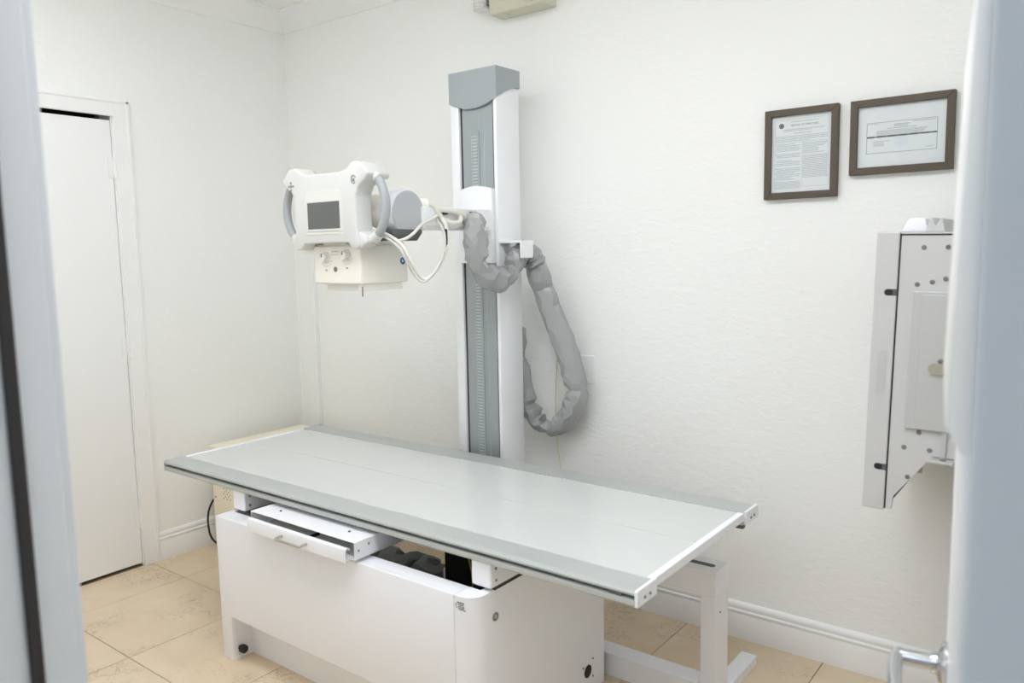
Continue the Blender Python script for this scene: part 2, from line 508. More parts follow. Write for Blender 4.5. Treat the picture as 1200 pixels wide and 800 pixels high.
# ------------------------------------------------------------------ imaging table
TB = thing('imaging_table', 'long pale grey floating-top imaging table on a white cabinet base', 'table', (1.66, -0.85, 0))
TX0, TX1, TY0, TY1, TZ = 0.625, 2.710, -1.143, -0.370, 0.640
mk('tabletop_panel', box(nb(), TX0 + .02, TX1 - .02, -1.060, -0.7706, .626, TZ, 0.0006, 1), 'tabletop', TB)
mk('tabletop_panel', box(nb(), TX0 + .02, TX1 - .02, -0.7680, -0.474, .626, TZ, 0.0006, 1), 'tabletop', TB)
prof = [(-1.058, .6415), (-1.130, .6415), (-1.140, .6385), (-1.143, .635), (-1.143, .6300), (-1.135, .6300), (-1.135, .620), (-1.145, .619), (-1.146, .607), (-1.141, .602), (-1.058, .602)]
r1 = mk('side_rail', prism(nb(), prof, 'x', TX0 + .004, TX1 - .006), 'alu', TB)
mk('slot_strip', box(nb(), TX0 + .01, TX1 - .01, -1.1362, -1.1345, .6205, .6295), 'slot', r1)  # dark strip adds to the shade inside the rail's groove
mk('slot_nut', box(nb(), TX1 - .075, TX1 - .04, -1.1425, -1.135, .6205, .6295, 0.001), 'slot', r1)
prof2 = [(TY1 - (y + 1.143) * 1.24, z) for y, z in prof]
r2 = mk('side_rail', prism(nb(), prof2, 'x', TX0 + .004, TX1 - .006), 'alu', TB)
for x0, x1, cm in ((TX0, TX0 + .02, 'white'), (TX1 - .02, TX1, 'white')):
    mk('end_trim', box(nb(), x0, x1, -1.056, -0.478, .618, .6425, 0.002), cm, TB)
for x0, x1, dx in ((TX0 - .004, TX0 + .004, -1), (TX1 - .006, TX1 + .003, 1)):
    for (ya, yb, s) in ((-1.1435, -1.046, 1), (-0.467, -0.3695, -1)):
        pl = [(ya, .6015), (ya, .640), (ya + .004, .6425), (yb, .6425), (yb, .6015)] if s > 0 else [(yb, .6015), (yb, .640), (yb - .004, .6425), (ya, .6425), (ya, .6015)]
        c = mk('end_cap', prism(nb(), pl, 'x', x0, x1, 0.0008, 1), 'white' if dx > 0 else 'alu', TB)
        for k in (.35, .62):
            yy = ya + (yb - ya) * k
            screw(c, (x1 if dx > 0 else x0, yy, .618), (dx, 0, 0), 0.0042)
mk('latch_tab', box(nb(), TX1 - .05, TX1 - .005, -0.475, -0.455, .590, .603, 0.002), 'slot', TB)
# cross carriages between base and top
for x0, x1, dx in ((1.080, 1.149, 1), (2.201, 2.270, 1)):
    c = mk('carriage_beam', box(nb(), x0, x1, -1.140, -0.42, .532, .603, 0.006, 3), 'white', TB)
    for z in (.552, .585):
        screw(c, (x1, -1.118, z), (1, 0, 0), 0.0042)
    mk('carriage_foot', box(nb(), x0 + .012, x1 - .004, -1.12, -0.44, .522, .533), 'darkmetal', c)
# cabinet base
CX0, CX1, CY0, CY1, CZ = 1.070, 2.265, -1.207, -0.55, .524
b = nb()
prism(b, [(CX0, 0), (1.131, 0), (1.131, .165), (2.194, .165), (2.194, CZ), (CX0, CZ)], 'y', CY0, CY0 + .018, 0.0015)
box(b, CX0, 2.194, CY0 + .001, -1.142, CZ - .018, CZ - .0002, 0.0012)
fp = mk('front_panel', b, 'white', TB, 40)
# rounded corner and right side in one bent sheet
arc = []
R = .048
for k in range(9):
    a = -math.pi / 2 + k * math.pi / 16
    arc.append((CX1 - R + R * math.cos(a), CY0 + R + R * math.sin(a)))
arci = [(CX1 - R + (R - .016) * math.cos(-math.pi / 2 + k * math.pi / 16), CY0 + R + (R - .016) * math.sin(-math.pi / 2 + k * math.pi / 16)) for k in range(9)]
outl = [(2.1965, CY0)] + arc + [(CX1, CY1), (CX1 - .016, CY1)] + arci[::-1] + [(2.1965, CY0 + .016)]
b = prism(nb(), outl, 'z', 0.0, CZ)
prism(b, [(2.1965, CY0 + .004)] + [(x - .002, y + .002) for x, y in arc] + [(CX1 - .002, -1.142), (2.1965, -1.142)], 'z', CZ - .016, CZ - .0004)
box(b, 2.235, CX1 - .002, -1.142, CY1, CZ - .016, CZ - .0006)
sp = mk('side_panel', b, 'white', TB, 35)
mk('side_panel', box(nb(), CX0, CX0 + .016, CY0 + .018, CY1, 0, CZ, 0.001), 'white', TB)
b = nb()
box(b, 1.131, 2.2, -1.128, -1.112, 0, .166, 0.001)
mk('kick_board', b, 'white', TB)
b = nb()
box(b, 1.113, 1.131, CY0 + .018, -1.112, 0, .165, 0.001)
box(b, 1.113, 2.2, CY0 + .018, -1.112, .165, .180, 0.001)
mk('kick_recess', b, 'white', TB)
kn = lathe(nb(), (1.131, -1.178, .040), (1, 0, 0), [(0, 0), (.009, 0), (.009, .010), (.015, .012), (.015, .026), (.012, .030), (0, .030)], 20)
mk('rubber_foot_knob', kn, 'black', TB, 40)
b = lathe(nb(), (CX1, -1.118, .448), (1, 0, 0), [(0, 0), (.012, 0), (.012, .002), (.009, .004), (.0075, .0035), (.007, .001), (0, .001)], 24)
lk = mk('cam_lock', b, 'screw', sp, 40)
mk('lock_core', lathe(nb(), (CX1 + .001, -1.118, .448), (1, 0, 0), [(0, 0), (.0055, 0), (.0055, .002), (.002, .002), (.002, .0005), (0, .0005)], 16), 'bucky2', sp, 40)
mk('cable_port', lathe(nb(), (CX1, -.652, .078), (1, 0, 0), [(0, 0), (.021, 0), (.021, .0015), (.019, .002), (0, .002)], 28), 'black', sp, 40)
for dy, dz in ((-.028, .022), (.030, .032), (.030, -.028)):
    screw(sp, (CX1, -.652 + dy, .078 + dz), (1, 0, 0), 0.0038)
# maker's plate: a few rows of fine dark print on the corner panel
b = nb()
xx0 = 2.200
for row, (z, segs, h) in enumerate(((.5075, ((.008, .024), (.026, .031)), .0042), (.5018, ((0, .006), (.010, .029)), .0026), (.4972, ((.001, .005), (.012, .022), (.026, .032)), .0026), (.4928, ((.003, .010), (.012, .030)), .0024), (.4890, ((.012, .024), (.028, .037)), .0022))):
    for a, c in segs:
        x = xx0 + a
        while x < xx0 + c:
            w = random.uniform(.0012, .0026)
            box(b, x, min(x + w, xx0 + c), CY0 - .0004, CY0 + .0004, z - h / 2, z + h / 2)
            x += w + .0008
mk('maker_print', b, 'ink2', sp, None, 'stuff', 'fine dark print on the cabinet corner')
# inside of the base
ib = nb()
box(ib, 1.93, 2.08, -.952, -.945, .05, .528, .001); box(ib, 1.93, 1.937, -.945, -.80, .05, .528); box(ib, 1.93, 2.08, -.80, -.793, .05, .528)
mk('inner_bracket', ib, 'darkmetal', TB)
mk('inner_rail', box(nb(), 1.15, 2.20, -1.128, -1.110, .185, .506), 'darkmetal', TB)
mk('inner_rail', box(nb(), 1.15, 2.22, -0.58, -0.56, .47, .522), 'darkmetal', TB)
mk('inner_rail', box(nb(), 2.19, 2.205, -1.11, -0.58, .20, .520), 'darkmetal', TB)
mk('inner_wire', tube(nb(), spline([(2.05, -.98, .53), (2.085, -1.0, .47), (2.09, -1.01, .40), (2.10, -1.0, .25), (2.12, -.96, .10)], 6), .003, 8), 'yellow', TB, 60)
mk('inner_wire', tube(nb(), spline([(2.13, -.98, .52), (2.12, -1.02, .46), (2.13, -1.03, .40), (2.14, -1.0, .2)], 6), .0022, 8), 'yellow', TB, 60)
# cassette tray
t0 = nb()
box(t0, 1.306, 1.820, -1.220, -0.60, .5875, .590, 0.0008, 1)
box(t0, 1.306, 1.820, -1.220, -0.60, .535, .538, 0.0008, 1)
box(t0, 1.306, 1.309, -1.220, -0.60, .536, .589, 0.0008, 1)
box(t0, 1.817, 1.820, -1.220, -0.60, .536, .589, 0.0008, 1)
box(t0, 1.306, 1.820, -0.604, -0.60, .536, .589)
ct = mk('cassette_tray', t0, 'white', TB)
lip = [(-1.205, .5385), (-1.243, .5385), (-1.243, .5330), (-1.2455, .5330), (-1.2455, .566), (-1.2425, .5725), (-1.236, .575), (-1.229, .5735), (-1.225, .568), (-1.2275, .567), (-1.2305, .5705), (-1.236, .572), (-1.2405, .570), (-1.243, .565), (-1.243, .5405), (-1.205, .5405)]
dr = mk('tray_drawer', prism(nb(), lip, 'x', 1.322, 1.806), 'white', ct, 30)
mk('tray_drawer_floor', box(nb(), 1.322, 1.806, -1.206, -0.62, .5385, .541), 'recess', ct)
b = tube(nb(), spline([(1.508, -1.244, .553), (1.508, -1.262, .553)], 2) + spline([(1.508, -1.268, .552), (1.515, -1.272, .5515), (1.57, -1.272, .5515), (1.622, -1.272, .5515), (1.629, -1.268, .552)], 5) + [Vector((1.629, -1.262, .553)), Vector((1.629, -1.244, .553))], .0042, 10)
mk('drawer_handle', b, 'nickel', ct, 50)
for x in (1.395, 1.735):
    screw(ct, (x, -1.165, .590), (0, 0, 1), .0045, 'slot')
for y, z in ((-1.205, .562), (-1.165, .572)):
    screw(ct, (1.820, y, z), (1, 0, 0), .0035)
screw(ct, (1.3200, -1.2205, .577), (0, -1, 0), .003)
mk('tray_clamp', box(nb(), 1.565, 1.575, -1.215, -1.150, .541, .549, .001), 'black', ct)

# ------------------------------------------------------------------ rail frame behind the table
RF = thing('rail_frame', 'white steel end frame with post and rails standing behind the imaging table', 'frame', (2.45, -0.45, 0))
mk('floor_rail', box(nb(), 1.42, 2.578, -0.513, -0.442, 0.0, .079, 0.002), 'white', RF)
mk('post', box(nb(), 2.578, 2.626, -0.488, -0.385, 0.0, .3575, 0.0015), 'white', RF)
mk('top_rail', box(nb(), 1.75, 2.626, -0.488, -0.385, .358, .438, 0.002), 'white', RF)
b = nb()
pts = []
for cx, a0 in ((2.592, -90), (2.515, 90)):
    for k in range(9):
        a = math.radians(a0 + k * 22.5)
        pts.append((cx + .011 * math.cos(a), -.437 + .011 * math.sin(a)))
prism(b, pts, 'z', .4375, .4388)
mk('rail_slot', b, 'slot', RF)
mk('foot', prism(nb(), [(2.586, -.52), (2.640, -.52), (2.640, -.16), (2.586, -.16)], 'z', 0.0, .034, 0.002), 'white', RF)
screw(RF, (2.626, -.45, .30), (1, 0, 0), .003)

# ------------------------------------------------------------------ tube stand
TS = thing('xray_tube_stand', 'white and grey column stand carrying an X-ray tube head over the table', 'x-ray machine', (1.54, -0.23, 0))
mk('column_base', box(nb(), 1.36, 1.72, -.355, -.10, 0.0, .11, .006), 'white2', TS)
cp = [(1.425, -.3), (1.466, -.3), (1.466, -.276), (1.639, -.276), (1.639, -.3), (1.655, -.3), (1.655, -.157), (1.425, -.157)]
colm = mk('column', prism(nb(), cp, 'z', .10, 2.06, 0.002, 2), 'white2', TS, 40)
gp = mk('column_panel', box(nb(), 1.4765, 1.6285, -.291, -.2762, .11, 2.05, .001), 'panelgrey', colm)
mk('panel_gasket', box(nb(), 1.4662, 1.4763, -.2885, -.2762, .11, 2.05), 'gasket', colm)
mk('panel_gasket', box(nb(), 1.6287, 1.6388, -.2885, -.2762, .11, 2.05), 'gasket', colm)
# perforated cable ladder on the panel
b = nb()
lx0, lx1 = 1.521, 1.563
pts = [(lx0, .12), (lx1, .12)] + [((lx0 + lx1) / 2 + (lx1 - lx0) / 2 * math.cos(math.radians(a)), 1.885 + (lx1 - lx0) / 2 * math.sin(math.radians(a))) for a in range(0, 181, 20)]
prism(b, pts, 'y', -.2935, -.291)
lad = mk('ladder_strip', b, 'panelgrey', colm, None)
b = nb()
z = .125
while z < 1.885:
    box(b, lx0 + .007, lx1 - .009, -.2955, -.2933, z, z + .0052)
    z += .0125
box(b, lx0 + .003, lx0 + .005, -.2955, -.2933, .12, 1.88); box(b, lx1 - .006, lx1 - .004, -.2955, -.2933, .12, 1.88)
mk('ladder_rungs', b, 'rung', colm, None, 'stuff')
mk('panel_rib', box(nb(), 1.586, 1.588, -.2925, -.291, .12, 1.98), 'rung', colm)
# cap: lower edge dips at the front and rises towards the wall
b = bmesh.new()
per = []
N = 16
for k in range(N + 1):
    u = k / N; x = 1.421 + (1.659 - 1.421) * u
    per.append((x, -.3035, 2.012 - .030 * math.sin(math.pi * min(1, u * 1.0)) ** 0.9 + 0.0))
for k in range(1, N + 1):
    u = k / N; per.append((1.659, -.3035 + (.150) * u, 2.012 + .050 * math.sin(u * math.pi / 2)))
for k in range(1, N + 1):
    u = k / N; per.append((1.659 - (1.659 - 1.421) * u, -.1535, 2.062))
for k in range(1, N):
    u = k / N; per.append((1.421, -.1535 - .150 * u, 2.012 + .050 * math.cos(u * math.pi / 2)))
lo = [b.verts.new(p) for p in per]
hi = [b.verts.new((p[0], p[1], 2.128)) for p in per]
n = len(per)
for i in range(n):
    b.faces.new((lo[i], lo[(i + 1) % n], hi[(i + 1) % n], hi[i]))
b.faces.new(hi)
bmesh.ops.recalc_face_normals(b, faces=b.faces)
mk('column_cap', b, 'colgrey', TS, 35)
# carriage cover on the column
pts = [(1.467, 1.388), (1.638, 1.388), (1.638, 1.672)] + [(1.638 - .171 * k / 10, 1.672 + .014 * math.sin(math.pi * k / 10)) for k in range(1, 10)] + [(1.467, 1.672)]
car = mk('carriage', prism(nb(), pts, 'y', -.318, -.2915, .003), 'white2', TS, 40)
mk('support_arm', box(nb(), 1.545, 1.632, -.715, -.317, 1.512, 1.592, .004), 'white2', TS)
mk('arm_port', lathe(nb(), (1.632, -.435, 1.566), (1, 0, 0), [(0, 0), (.015, 0), (.015, .002), (.012, .003), (0, .003)], 20), 'black', TS, 40)
mk('arm_cover', box(nb(), 1.632, 1.634, -.70, -.33, 1.517, 1.527, .0005), 'recess', TS)
# tube housing, axis along x
TYc, TZc = -.775, 1.567
b = lathe(nb(), (1.175, TYc, TZc), (1, 0, 0), [(0, 0), (.060, 0), (.071, .010), (.0725, .03), (.0725, .41), (0, .41)], 48)
th = mk('tube_housing', b, 'cream', TS, 40)
mk('tube_end_ring', lathe(nb(), (1.583, TYc, TZc), (1, 0, 0), [(0, 0), (.0775, 0), (.079, .003), (.079, .055), (.076, .061), (0, .061)], 48), 'tubering', th, 40)
mk('tube_end_cap', lathe(nb(), (1.643, TYc, TZc), (1, 0, 0), [(0, 0), (.0745, 0), (.0745, .002), (.073, .0035), (0, .0035)], 48), 'tubecap', th, 40)
screw(th, (1.60, TYc - .079, TZc + .006), (0, -1, .05), .006, 'tubering')
mk('tube_mount', box(nb(), 1.545, 1.655, -.715, -.700, 1.515, 1.59, .003), 'white2', TS)
b = lathe(nb(), (1.41, TYc, 1.462), (0, 0, 1), [(0, 0), (.060, 0), (.060, .035), (.05, .05), (0, .05)], 28)
mk('tube_neck', b, 'cream', TS, 40)
b = prism(nb(), [(-.86, 1.500), (-.83, 1.474), (-.74, 1.474), (-.715, 1.500), (-.715, 1.512), (-.86, 1.512)], 'x', 1.565, 1.650, .003)
mk('tube_cradle', b, 'slot', TS, 40)
# sockets for the high-tension cables on the far side of the housing
sk = mk('cable_socket', lathe(nb(), (1.60, TYc + .06, TZc + .030), (.25, 1, .05), [(0, 0), (.026, 0), (.026, .03), (.021, .034), (.021, .06), (0, .06)], 24), 'cream', th, 40)
# collimator
b = nb()
box(b, 1.288, 1.532, -.895, -.672, 1.330, 1.462, .006, 3)
co = mk('collimator', b, 'cream', TS, 40)
mk('collimator_skirt', box(nb(), 1.318, 1.520, -.880, -.690, 1.306, 1.331, .003), 'cream', co)
mk('collimator_window', box(nb(), 1.338, 1.500, -.882, -.879, 1.310, 1.326, .001), 'recess', co)
mk('collimator_top', box(nb(), 1.300, 1.525, -.885, -.680, 1.460, 1.474, .003), 'cream', co)
mk('side_flange', box(nb(), 1.232, 1.290, -.885, -.80, 1.436, 1.458, .003), 'cream', co)
for kx, kz in ((1.355, 1.421), (1.464, 1.428)):
    b = lathe(nb(), (kx, -.895, kz), (0, -1, 0), [(0, 0), (.021, 0), (.021, .004), (.017, .006), (.016, .018), (.014, .021), (0, .021)], 28)
    kb = mk('knob', b, 'recess', co, 40)
    b = nb()
    box(b, kx - .002, kx + .002, -.9175, -.9155, kz + .002, kz + .014)
    mk('knob_mark', b, 'ink2', kb)
    b = nb()
    for i in range(7):
        a = math.radians(205 + i * 22)
        box(b, kx + .030 * math.cos(a) - .0014, kx + .030 * math.cos(a) + .0014, -.8956, -.8948, kz + .030 * math.sin(a) - .0018, kz + .030 * math.sin(a) + .0018)
    mk('scale_marks', b, 'ink', co, None, 'stuff')
    mk('scale_print', box(nb(), kx - .006, kx + .004, -.8956, -.8948, kz - .046, kz - .040), 'ink', co)
b = lathe(nb(), (1.403, -.895, 1.381), (0, -1, 0), [(0, 0), (.009, 0), (.009, .002), (.007, .003), (.0065, .001), (0, .001)], 20)
mk('lamp_button', b, 'screw', co, 40)
b = nb()
for i, (x0, x1) in enumerate(((1.385, 1.392), (1.396, 1.414), (1.418, 1.424))):
    box(b, x0, x1, -.8956, -.8948, 1.440, 1.4435)
box(b, 1.380, 1.425, -.8956, -.8948, 1.431, 1.4325)
mk('front_print', b, 'ink', co)
b = lathe(nb(), (1.532, -.698, 1.405), (1, 0, 0), [(0, 0), (.0125, 0), (.0125, .001), (0, .001)], 24)
stk = mk('round_sticker', b, 'blue', co)
b = nb()
box(b, 1.533, 1.5335, -.7025, -.6985, 1.400, 1.411); box(b, 1.533, 1.5335, -.6985, -.6935, 1.402, 1.406)
mk('sticker_mark', b, 'paper', co)
b = tube(nb(), [(1.524, -.884, 1.322), (1.524, -.885, 1.288)], .0025, 8)
mk('tape_pin', b, 'screw', co, 50)
mk('tape_clip', tube(nb(), spline([(1.535, -.80, 1.474), (1.54, -.785, 1.486), (1.54, -.75, 1.486), (1.535, -.74, 1.474)], 5), .003, 8), 'screw', co, 50)

# control console with ears, feet and two grab handles
cx = 1.41
def mir(pts):
    return pts + [(2 * cx - x, z) for x, z in reversed(pts)]
half = [(cx + .0, 1.7035), (cx + .085, 1.704), (cx + .115, 1.711), (cx + .150, 1.7335), (cx + .182, 1.730), (cx + .222, 1.692), (cx + .206, 1.672), (cx + .175, 1.652), (cx + .158, 1.622), (cx + .160, 1.52), (cx + .168, 1.462), (cx + .160, 1.449), (cx + .135, 1.449), (cx + .112, 1.4705), (cx + .0, 1.4705)]
outl = half[1:-1] + [(2 * cx - x, z) for x, z in reversed(half[1:-1])]
b = prism(nb(), outl, 'y', -.940, -.868, .006, 3)
con = mk('console', b, 'console', TS, 40)
b = prism(nb(), [(cx - .13, 1.48), (cx + .13, 1.48), (cx + .13, 1.69), (cx - .13, 1.69)], 'y', -.872, -.845, .01, 3)
mk('console_back', b, 'cream', con, 40)
mk('screen_bezel', prism(nb(), [(cx - .098, 1.500), (cx + .092, 1.500), (cx + .096, 1.610), (cx + .082, 1.6435), (cx + .074, 1.6465), (cx - .078, 1.6465), (cx - .088, 1.6435), (cx - .102, 1.610)], 'y', -.9412, -.9385, .0006, 1), 'recess', con)
mk('screen_frame', box(nb(), 1.318, 1.500, -.9435, -.940, 1.511, 1.616, .0012), 'console', con)
mk('screen', box(nb(), 1.3265, 1.4925, -.9442, -.9425, 1.5190, 1.6090, .0005, 1), 'screen', con)
for s in (-1, 1):
    b = nb()
    # ear deepening backwards
    ear = [(cx + s * .152, 1.7325), (cx + s * .182, 1.729), (cx + s * .221, 1.692), (cx + s * .206, 1.673), (cx + s * .165, 1.690)]
    prism(b, ear, 'y', -.930, -.835, .008, 3)
    mk('console_ear', b, 'console', con, 40)
    b = prism(nb(), [(cx + s * .140, 1.450), (cx + s * .166, 1.450), (cx + s * .196, 1.470), (cx + s * .190, 1.490), (cx + s * .155, 1.51)], 'y', -.932, -.875, .006, 3)
    mk('console_foot', b, 'console', con, 40)
    hp = spline([(cx + s * .207, -.895, 1.686), (cx + s * .232, -.897, 1.665), (cx + s * .251, -.898, 1.625), (cx + s * .257, -.898, 1.580), (cx + s * .246, -.898, 1.535), (cx + s * .222, -.897, 1.500), (cx + s * .188, -.895, 1.476)], 7)
    mk('grab_handle', tube(nb(), hp, .0145, 18), 'handle', con, 60)
    for q, w in ((hp[2], hp[6]), (hp[-3], hp[-7])):
        pass
    b = tube(nb(), [hp[1], hp[5]], .0178, 18)
    mk('handle_collar', b, 'console', con, 50)
    b = tube(nb(), [hp[-2], hp[-7]], .0178, 18)
    mk('handle_collar', b, 'console', con, 50)
# icons on the ears: a four-way mark and a rotation mark
b = nb()
ix, iz = cx - .172, 1.671
for dx, dz in ((0, .012), (0, -.012), (.012, 0), (-.012, 0)):
    box(b, ix + dx - .0032, ix + dx + .0032, -.9412, -.9396, iz + dz - .0032, iz + dz + .0032)
box(b, ix - .0045, ix + .0045, -.9412, -.9396, iz - .0045, iz + .0045)
mk('ear_icon', b, 'screw', con)
b = nb()
ix, iz = cx + .154, 1.674
rp = [(ix + .011 * math.cos(math.radians(a)), -.9405, iz + .013 * math.sin(math.radians(a))) for a in range(20, 331, 15)]
tube(b, rp, .0016, 6)
cyl(b, (ix, -.9412, iz - .002), (ix, -.9396, iz - .002), .0055, 14)
mk('ear_icon', b, 'screw', con)
for x in (cx - .085, cx + .075):
    mk('lock_catch', box(nb(), x - .008, x + .008, -.91, -.89, 1.466, 1.4725, .001), 'screw', con)

# cables between tube, arm and collimator
mk('cable', tube(nb(), spline([(1.625, -.655, 1.602), (1.635, -.635, 1.592), (1.642, -.61, 1.555), (1.655, -.58, 1.537), (1.668, -.545, 1.538), (1.660, -.525, 1.556), (1.630, -.515, 1.566)], 7), .0085, 12), 'cable', TS, 60)
mk('cable', tube(nb(), spline([(1.61, -.665, 1.597), (1.635, -.61, 1.584), (1.648, -.56, 1.580), (1.652, -.51, 1.570), (1.645, -.485, 1.556), (1.630, -.475, 1.552)], 7), .0105, 12), 'cable', TS, 60)
mk('cable', tube(nb(), spline([(1.555, -.865, 1.520), (1.60, -.868, 1.505), (1.650, -.865, 1.487), (1.699, -.86, 1.456), (1.718, -.85, 1.414), (1.725, -.82, 1.366), (1.740, -.80, 1.345), (1.754, -.76, 1.378), (1.742, -.70, 1.44), (1.685, -.63, 1.514), (1.645, -.61, 1.556), (1.628, -.60, 1.575)], 8), .0062, 10), 'cable', TS, 60)
mk('cable', tube(nb(), spline([(1.560, -.875, 1.512), (1.60, -.877, 1.497), (1.650, -.875, 1.478), (1.697, -.87, 1.447), (1.713, -.86, 1.408), (1.722, -.83, 1.358), (1.744, -.81, 1.338), (1.762, -.77, 1.378), (1.752, -.72, 1.437), (1.70, -.66, 1.499), (1.655, -.64, 1.540), (1.630, -.62, 1.555)], 8), .0045, 10), 'cable2', TS, 60)
mk('cable', tube(nb(), spline([(1.670, -.865, 1.470), (1.684, -.83, 1.480), (1.690, -.80, 1.497), (1.676, -.74, 1.530), (1.650, -.66, 1.550), (1.630, -.60, 1.572)], 7), .0052, 10), 'cable', TS, 60)
mk('cable_tape', tube(nb(), spline([(1.690, -.640, 1.508), (1.722, -.675, 1.470), (1.738, -.695, 1.445)], 6), .0068, 10), 'black', TS, 60)
mk('cable_clip', box(nb(), 1.632, 1.642, -.60, -.572, 1.566, 1.586, .002), 'black', TS)
# hook on the column side
b = nb()
box(b, 1.655, 1.762, -.300, -.222, 1.462, 1.472, .003, 3)
box(b, 1.755, 1.763, -.300, -.222, 1.405, 1.471, .003, 3)
mk('sleeve_hook', b, 'white2', TS, 40)
# corrugated vinyl sleeve over the cables
path = spline([(1.634, -.436, 1.568), (1.655, -.445, 1.548), (1.678, -.468, 1.512), (1.690, -.480, 1.448), (1.695, -.467, 1.379), (1.700, -.410, 1.333), (1.704, -.340, 1.326), (1.706, -.286, 1.364), (1.708, -.250, 1.412), (1.712, -.216, 1.428), (1.722, -.185, 1.412), (1.728, -.150, 1.350), (1.761, -.115, 1.206), (1.814, -.102, 1.077), (1.855, -.092, .952), (1.866, -.088, .859), (1.838, -.084, .778), (1.775, -.082, .722), (1.698, -.082, .716), (1.641, -.090, .773), (1.614, -.098, .862), (1.596, -.105, .988), (1.588, -.108, 1.113)], 4)
def srad(s):
    return .041 if s > .05 else .013 + (s / .05) * .028
def crumple(bm, pts, r, seg, seed, jit):
    """coarse, randomly triangulated tube: flat facets and sharp folds like stiff vinyl"""
    rnd = random.Random(seed)
    pts = [Vector(p) for p in pts]
    n = len(pts)
    tang = [(pts[min(i + 1, n - 1)] - pts[max(i - 1, 0)]).normalized() for i in range(n)]
    u = tang[0].cross(Vector((0, 0, 1))).normalized()
    t = bmesh.new(); rings = []
    for i in range(n):
        u = (u - tang[i] * u.dot(tang[i])).normalized(); w = tang[i].cross(u)
        bend = (tang[min(i + 1, n - 1)] - tang[max(i - 1, 0)])
        k = min(1.0, bend.length * 1.6)
        bd = bend.normalized() if bend.length > 1e-4 else u
        rad = r(i / (n - 1)); ring = []
        pinch = rnd.random() < .14 + .5 * k
        for q in range(seg):
            a = 2 * math.pi * (q + .5 * (i % 2) + rnd.uniform(-.18, .18)) / seg
            d = u * math.cos(a) + w * math.sin(a)
            inner = max(0.0, d.dot(bd))                       # towards the inside of the bend
            f = 1 + rnd.uniform(-jit, jit) * (.34 + .9 * k) + .10 * math.cos(2 * a)
            if pinch:
                f -= (.16 + .42 * k) * inner + .10
            else:
                f += .16 * k * inner + .04
            ring.append(t.verts.new(pts[i] + d * rad * f + tang[i] * rnd.uniform(-.004, .004)))
        rings.append(ring)
    for i in range(n - 1):
        A, B = rings[i], rings[i + 1]
        for q in range(seg):
            q2 = (q + 1) % seg
            if i % 2 == 0:
                t.faces.new((A[q], A[q2], B[q])); t.faces.new((A[q2], B[q2], B[q]))
            else:
                t.faces.new((A[q], A[q2], B[q2])); t.faces.new((A[q], B[q2], B[q]))
    t.faces.new(rings[0]); t.faces.new(rings[-1])
    bmesh.ops.recalc_face_normals(t, faces=t.faces)
    return merge(bm, t)
sl = mk('cable_sleeve', crumple(nb(), path, srad, 10, 23, .17), 'sleeve', TS, 20, None, 'crumpled grey vinyl cable sleeve')
cpath = spline([(.86, -.36, .046), (.95, -.30, .05), (1.05, -.33, .055), (1.15, -.27, .05), (1.24, -.30, .046), (1.30, -.24, .046)], 4)
cb = mk('cloth_bundle', crumple(nb(), cpath, lambda q: .02 + .045 * math.sin(math.pi * min(1, q * .9 + .08)) ** .7, 11, 8, .2), 'cloth', None, 24)
for v in cb.data.vertices:
    v.co.z = max(v.co.z * .75, 0.0)
cb.location.z = 0.002
tag(cb, 'dark grey cloth bundle on the floor seen through the gap above the cabinet', 'cloth')
cd = mk('hanging_cord', tube(nb(), spline([(1.750, -.045, 1.06), (1.748, -.043, 1.016), (1.737, -.040, .919), (1.731, -.038, .811), (1.729, -.036, .702), (1.738, -.035, .623), (1.749, -.035, .537), (1.75, -.03, .30), (1.76, -.04, .05), (1.78, -.06, .006)], 6), .0032, 8), 'cord', None, 60)
tag(cd, 'thin ivory cord hanging down the wall beside the grey sleeve', 'cord')

# ------------------------------------------------------------------ generator, raceway, wall plate
GN = thing('generator_cabinet', 'low beige generator box in the corner behind the table', 'generator', (.32, -.36, 0))
gb = mk('generator_case', box(nb(), .10, .55, -.63, -.09, .012, .520, .004), 'gen', GN)
mk('generator_lid', box(nb(), .096, .554, -.635, -.086, .506, .524, .004), 'gen', GN)
for fx, fy in ((.13, -.60), (.52, -.60), (.13, -.12), (.52, -.12)):
    mk('rubber_foot', cyl(nb(), (fx, fy, 0), (fx, fy, .013), .015, 14), 'black', GN)
for i in range(5):
    for j in range(5):
        if (i + j) % 2 == 0:
            mk('vent_hole', lathe(nb(), (.195 + i * .013, -.6302, .275 + j * .012), (0, -1, 0), [(0, 0), (.0032, 0), (.0032, .0006), (0, .0006)], 10), 'slot', gb)
screw(gb, (.123, -.630, .27), (0, -1, 0), .004)
mk('power_cord', tube(nb(), spline([(.103, -.50, .30), (.085, -.60, .26), (.080, -.645, .20), (.083, -.655, .12), (.090, -.64, .05), (.093, -.58, .008), (.08, -.40, .007), (.07, -.2, .007)], 7), .005, 8), 'black', GN, 60)
RW = thing('cable_raceway', 'narrow white cable raceway running up the wall by the corner', 'cable raceway', (.158, -.012, .14))
mk('raceway_cover', box(nb(), .137, .178, -.024, 0, .1367, 1.47, .002), 'trim', RW)
mk('raceway_joint', box(nb(), .136, .179, -.0255, 0, .70, .706, .001), 'trim', RW)
WP = thing('wall_plate', 'blank white wall plate on the back wall behind the grey sleeve', 'wall plate', (1.868, -.004, .893))
mk('plate', box(nb(), 1.833, 1.904, -.007, 0, .892, 1.007, .003), 'trim', WP)
for z in (.908, .990):
    screw(WP, (1.868, -.007, z), (0, -1, 0), .003, 'trim')

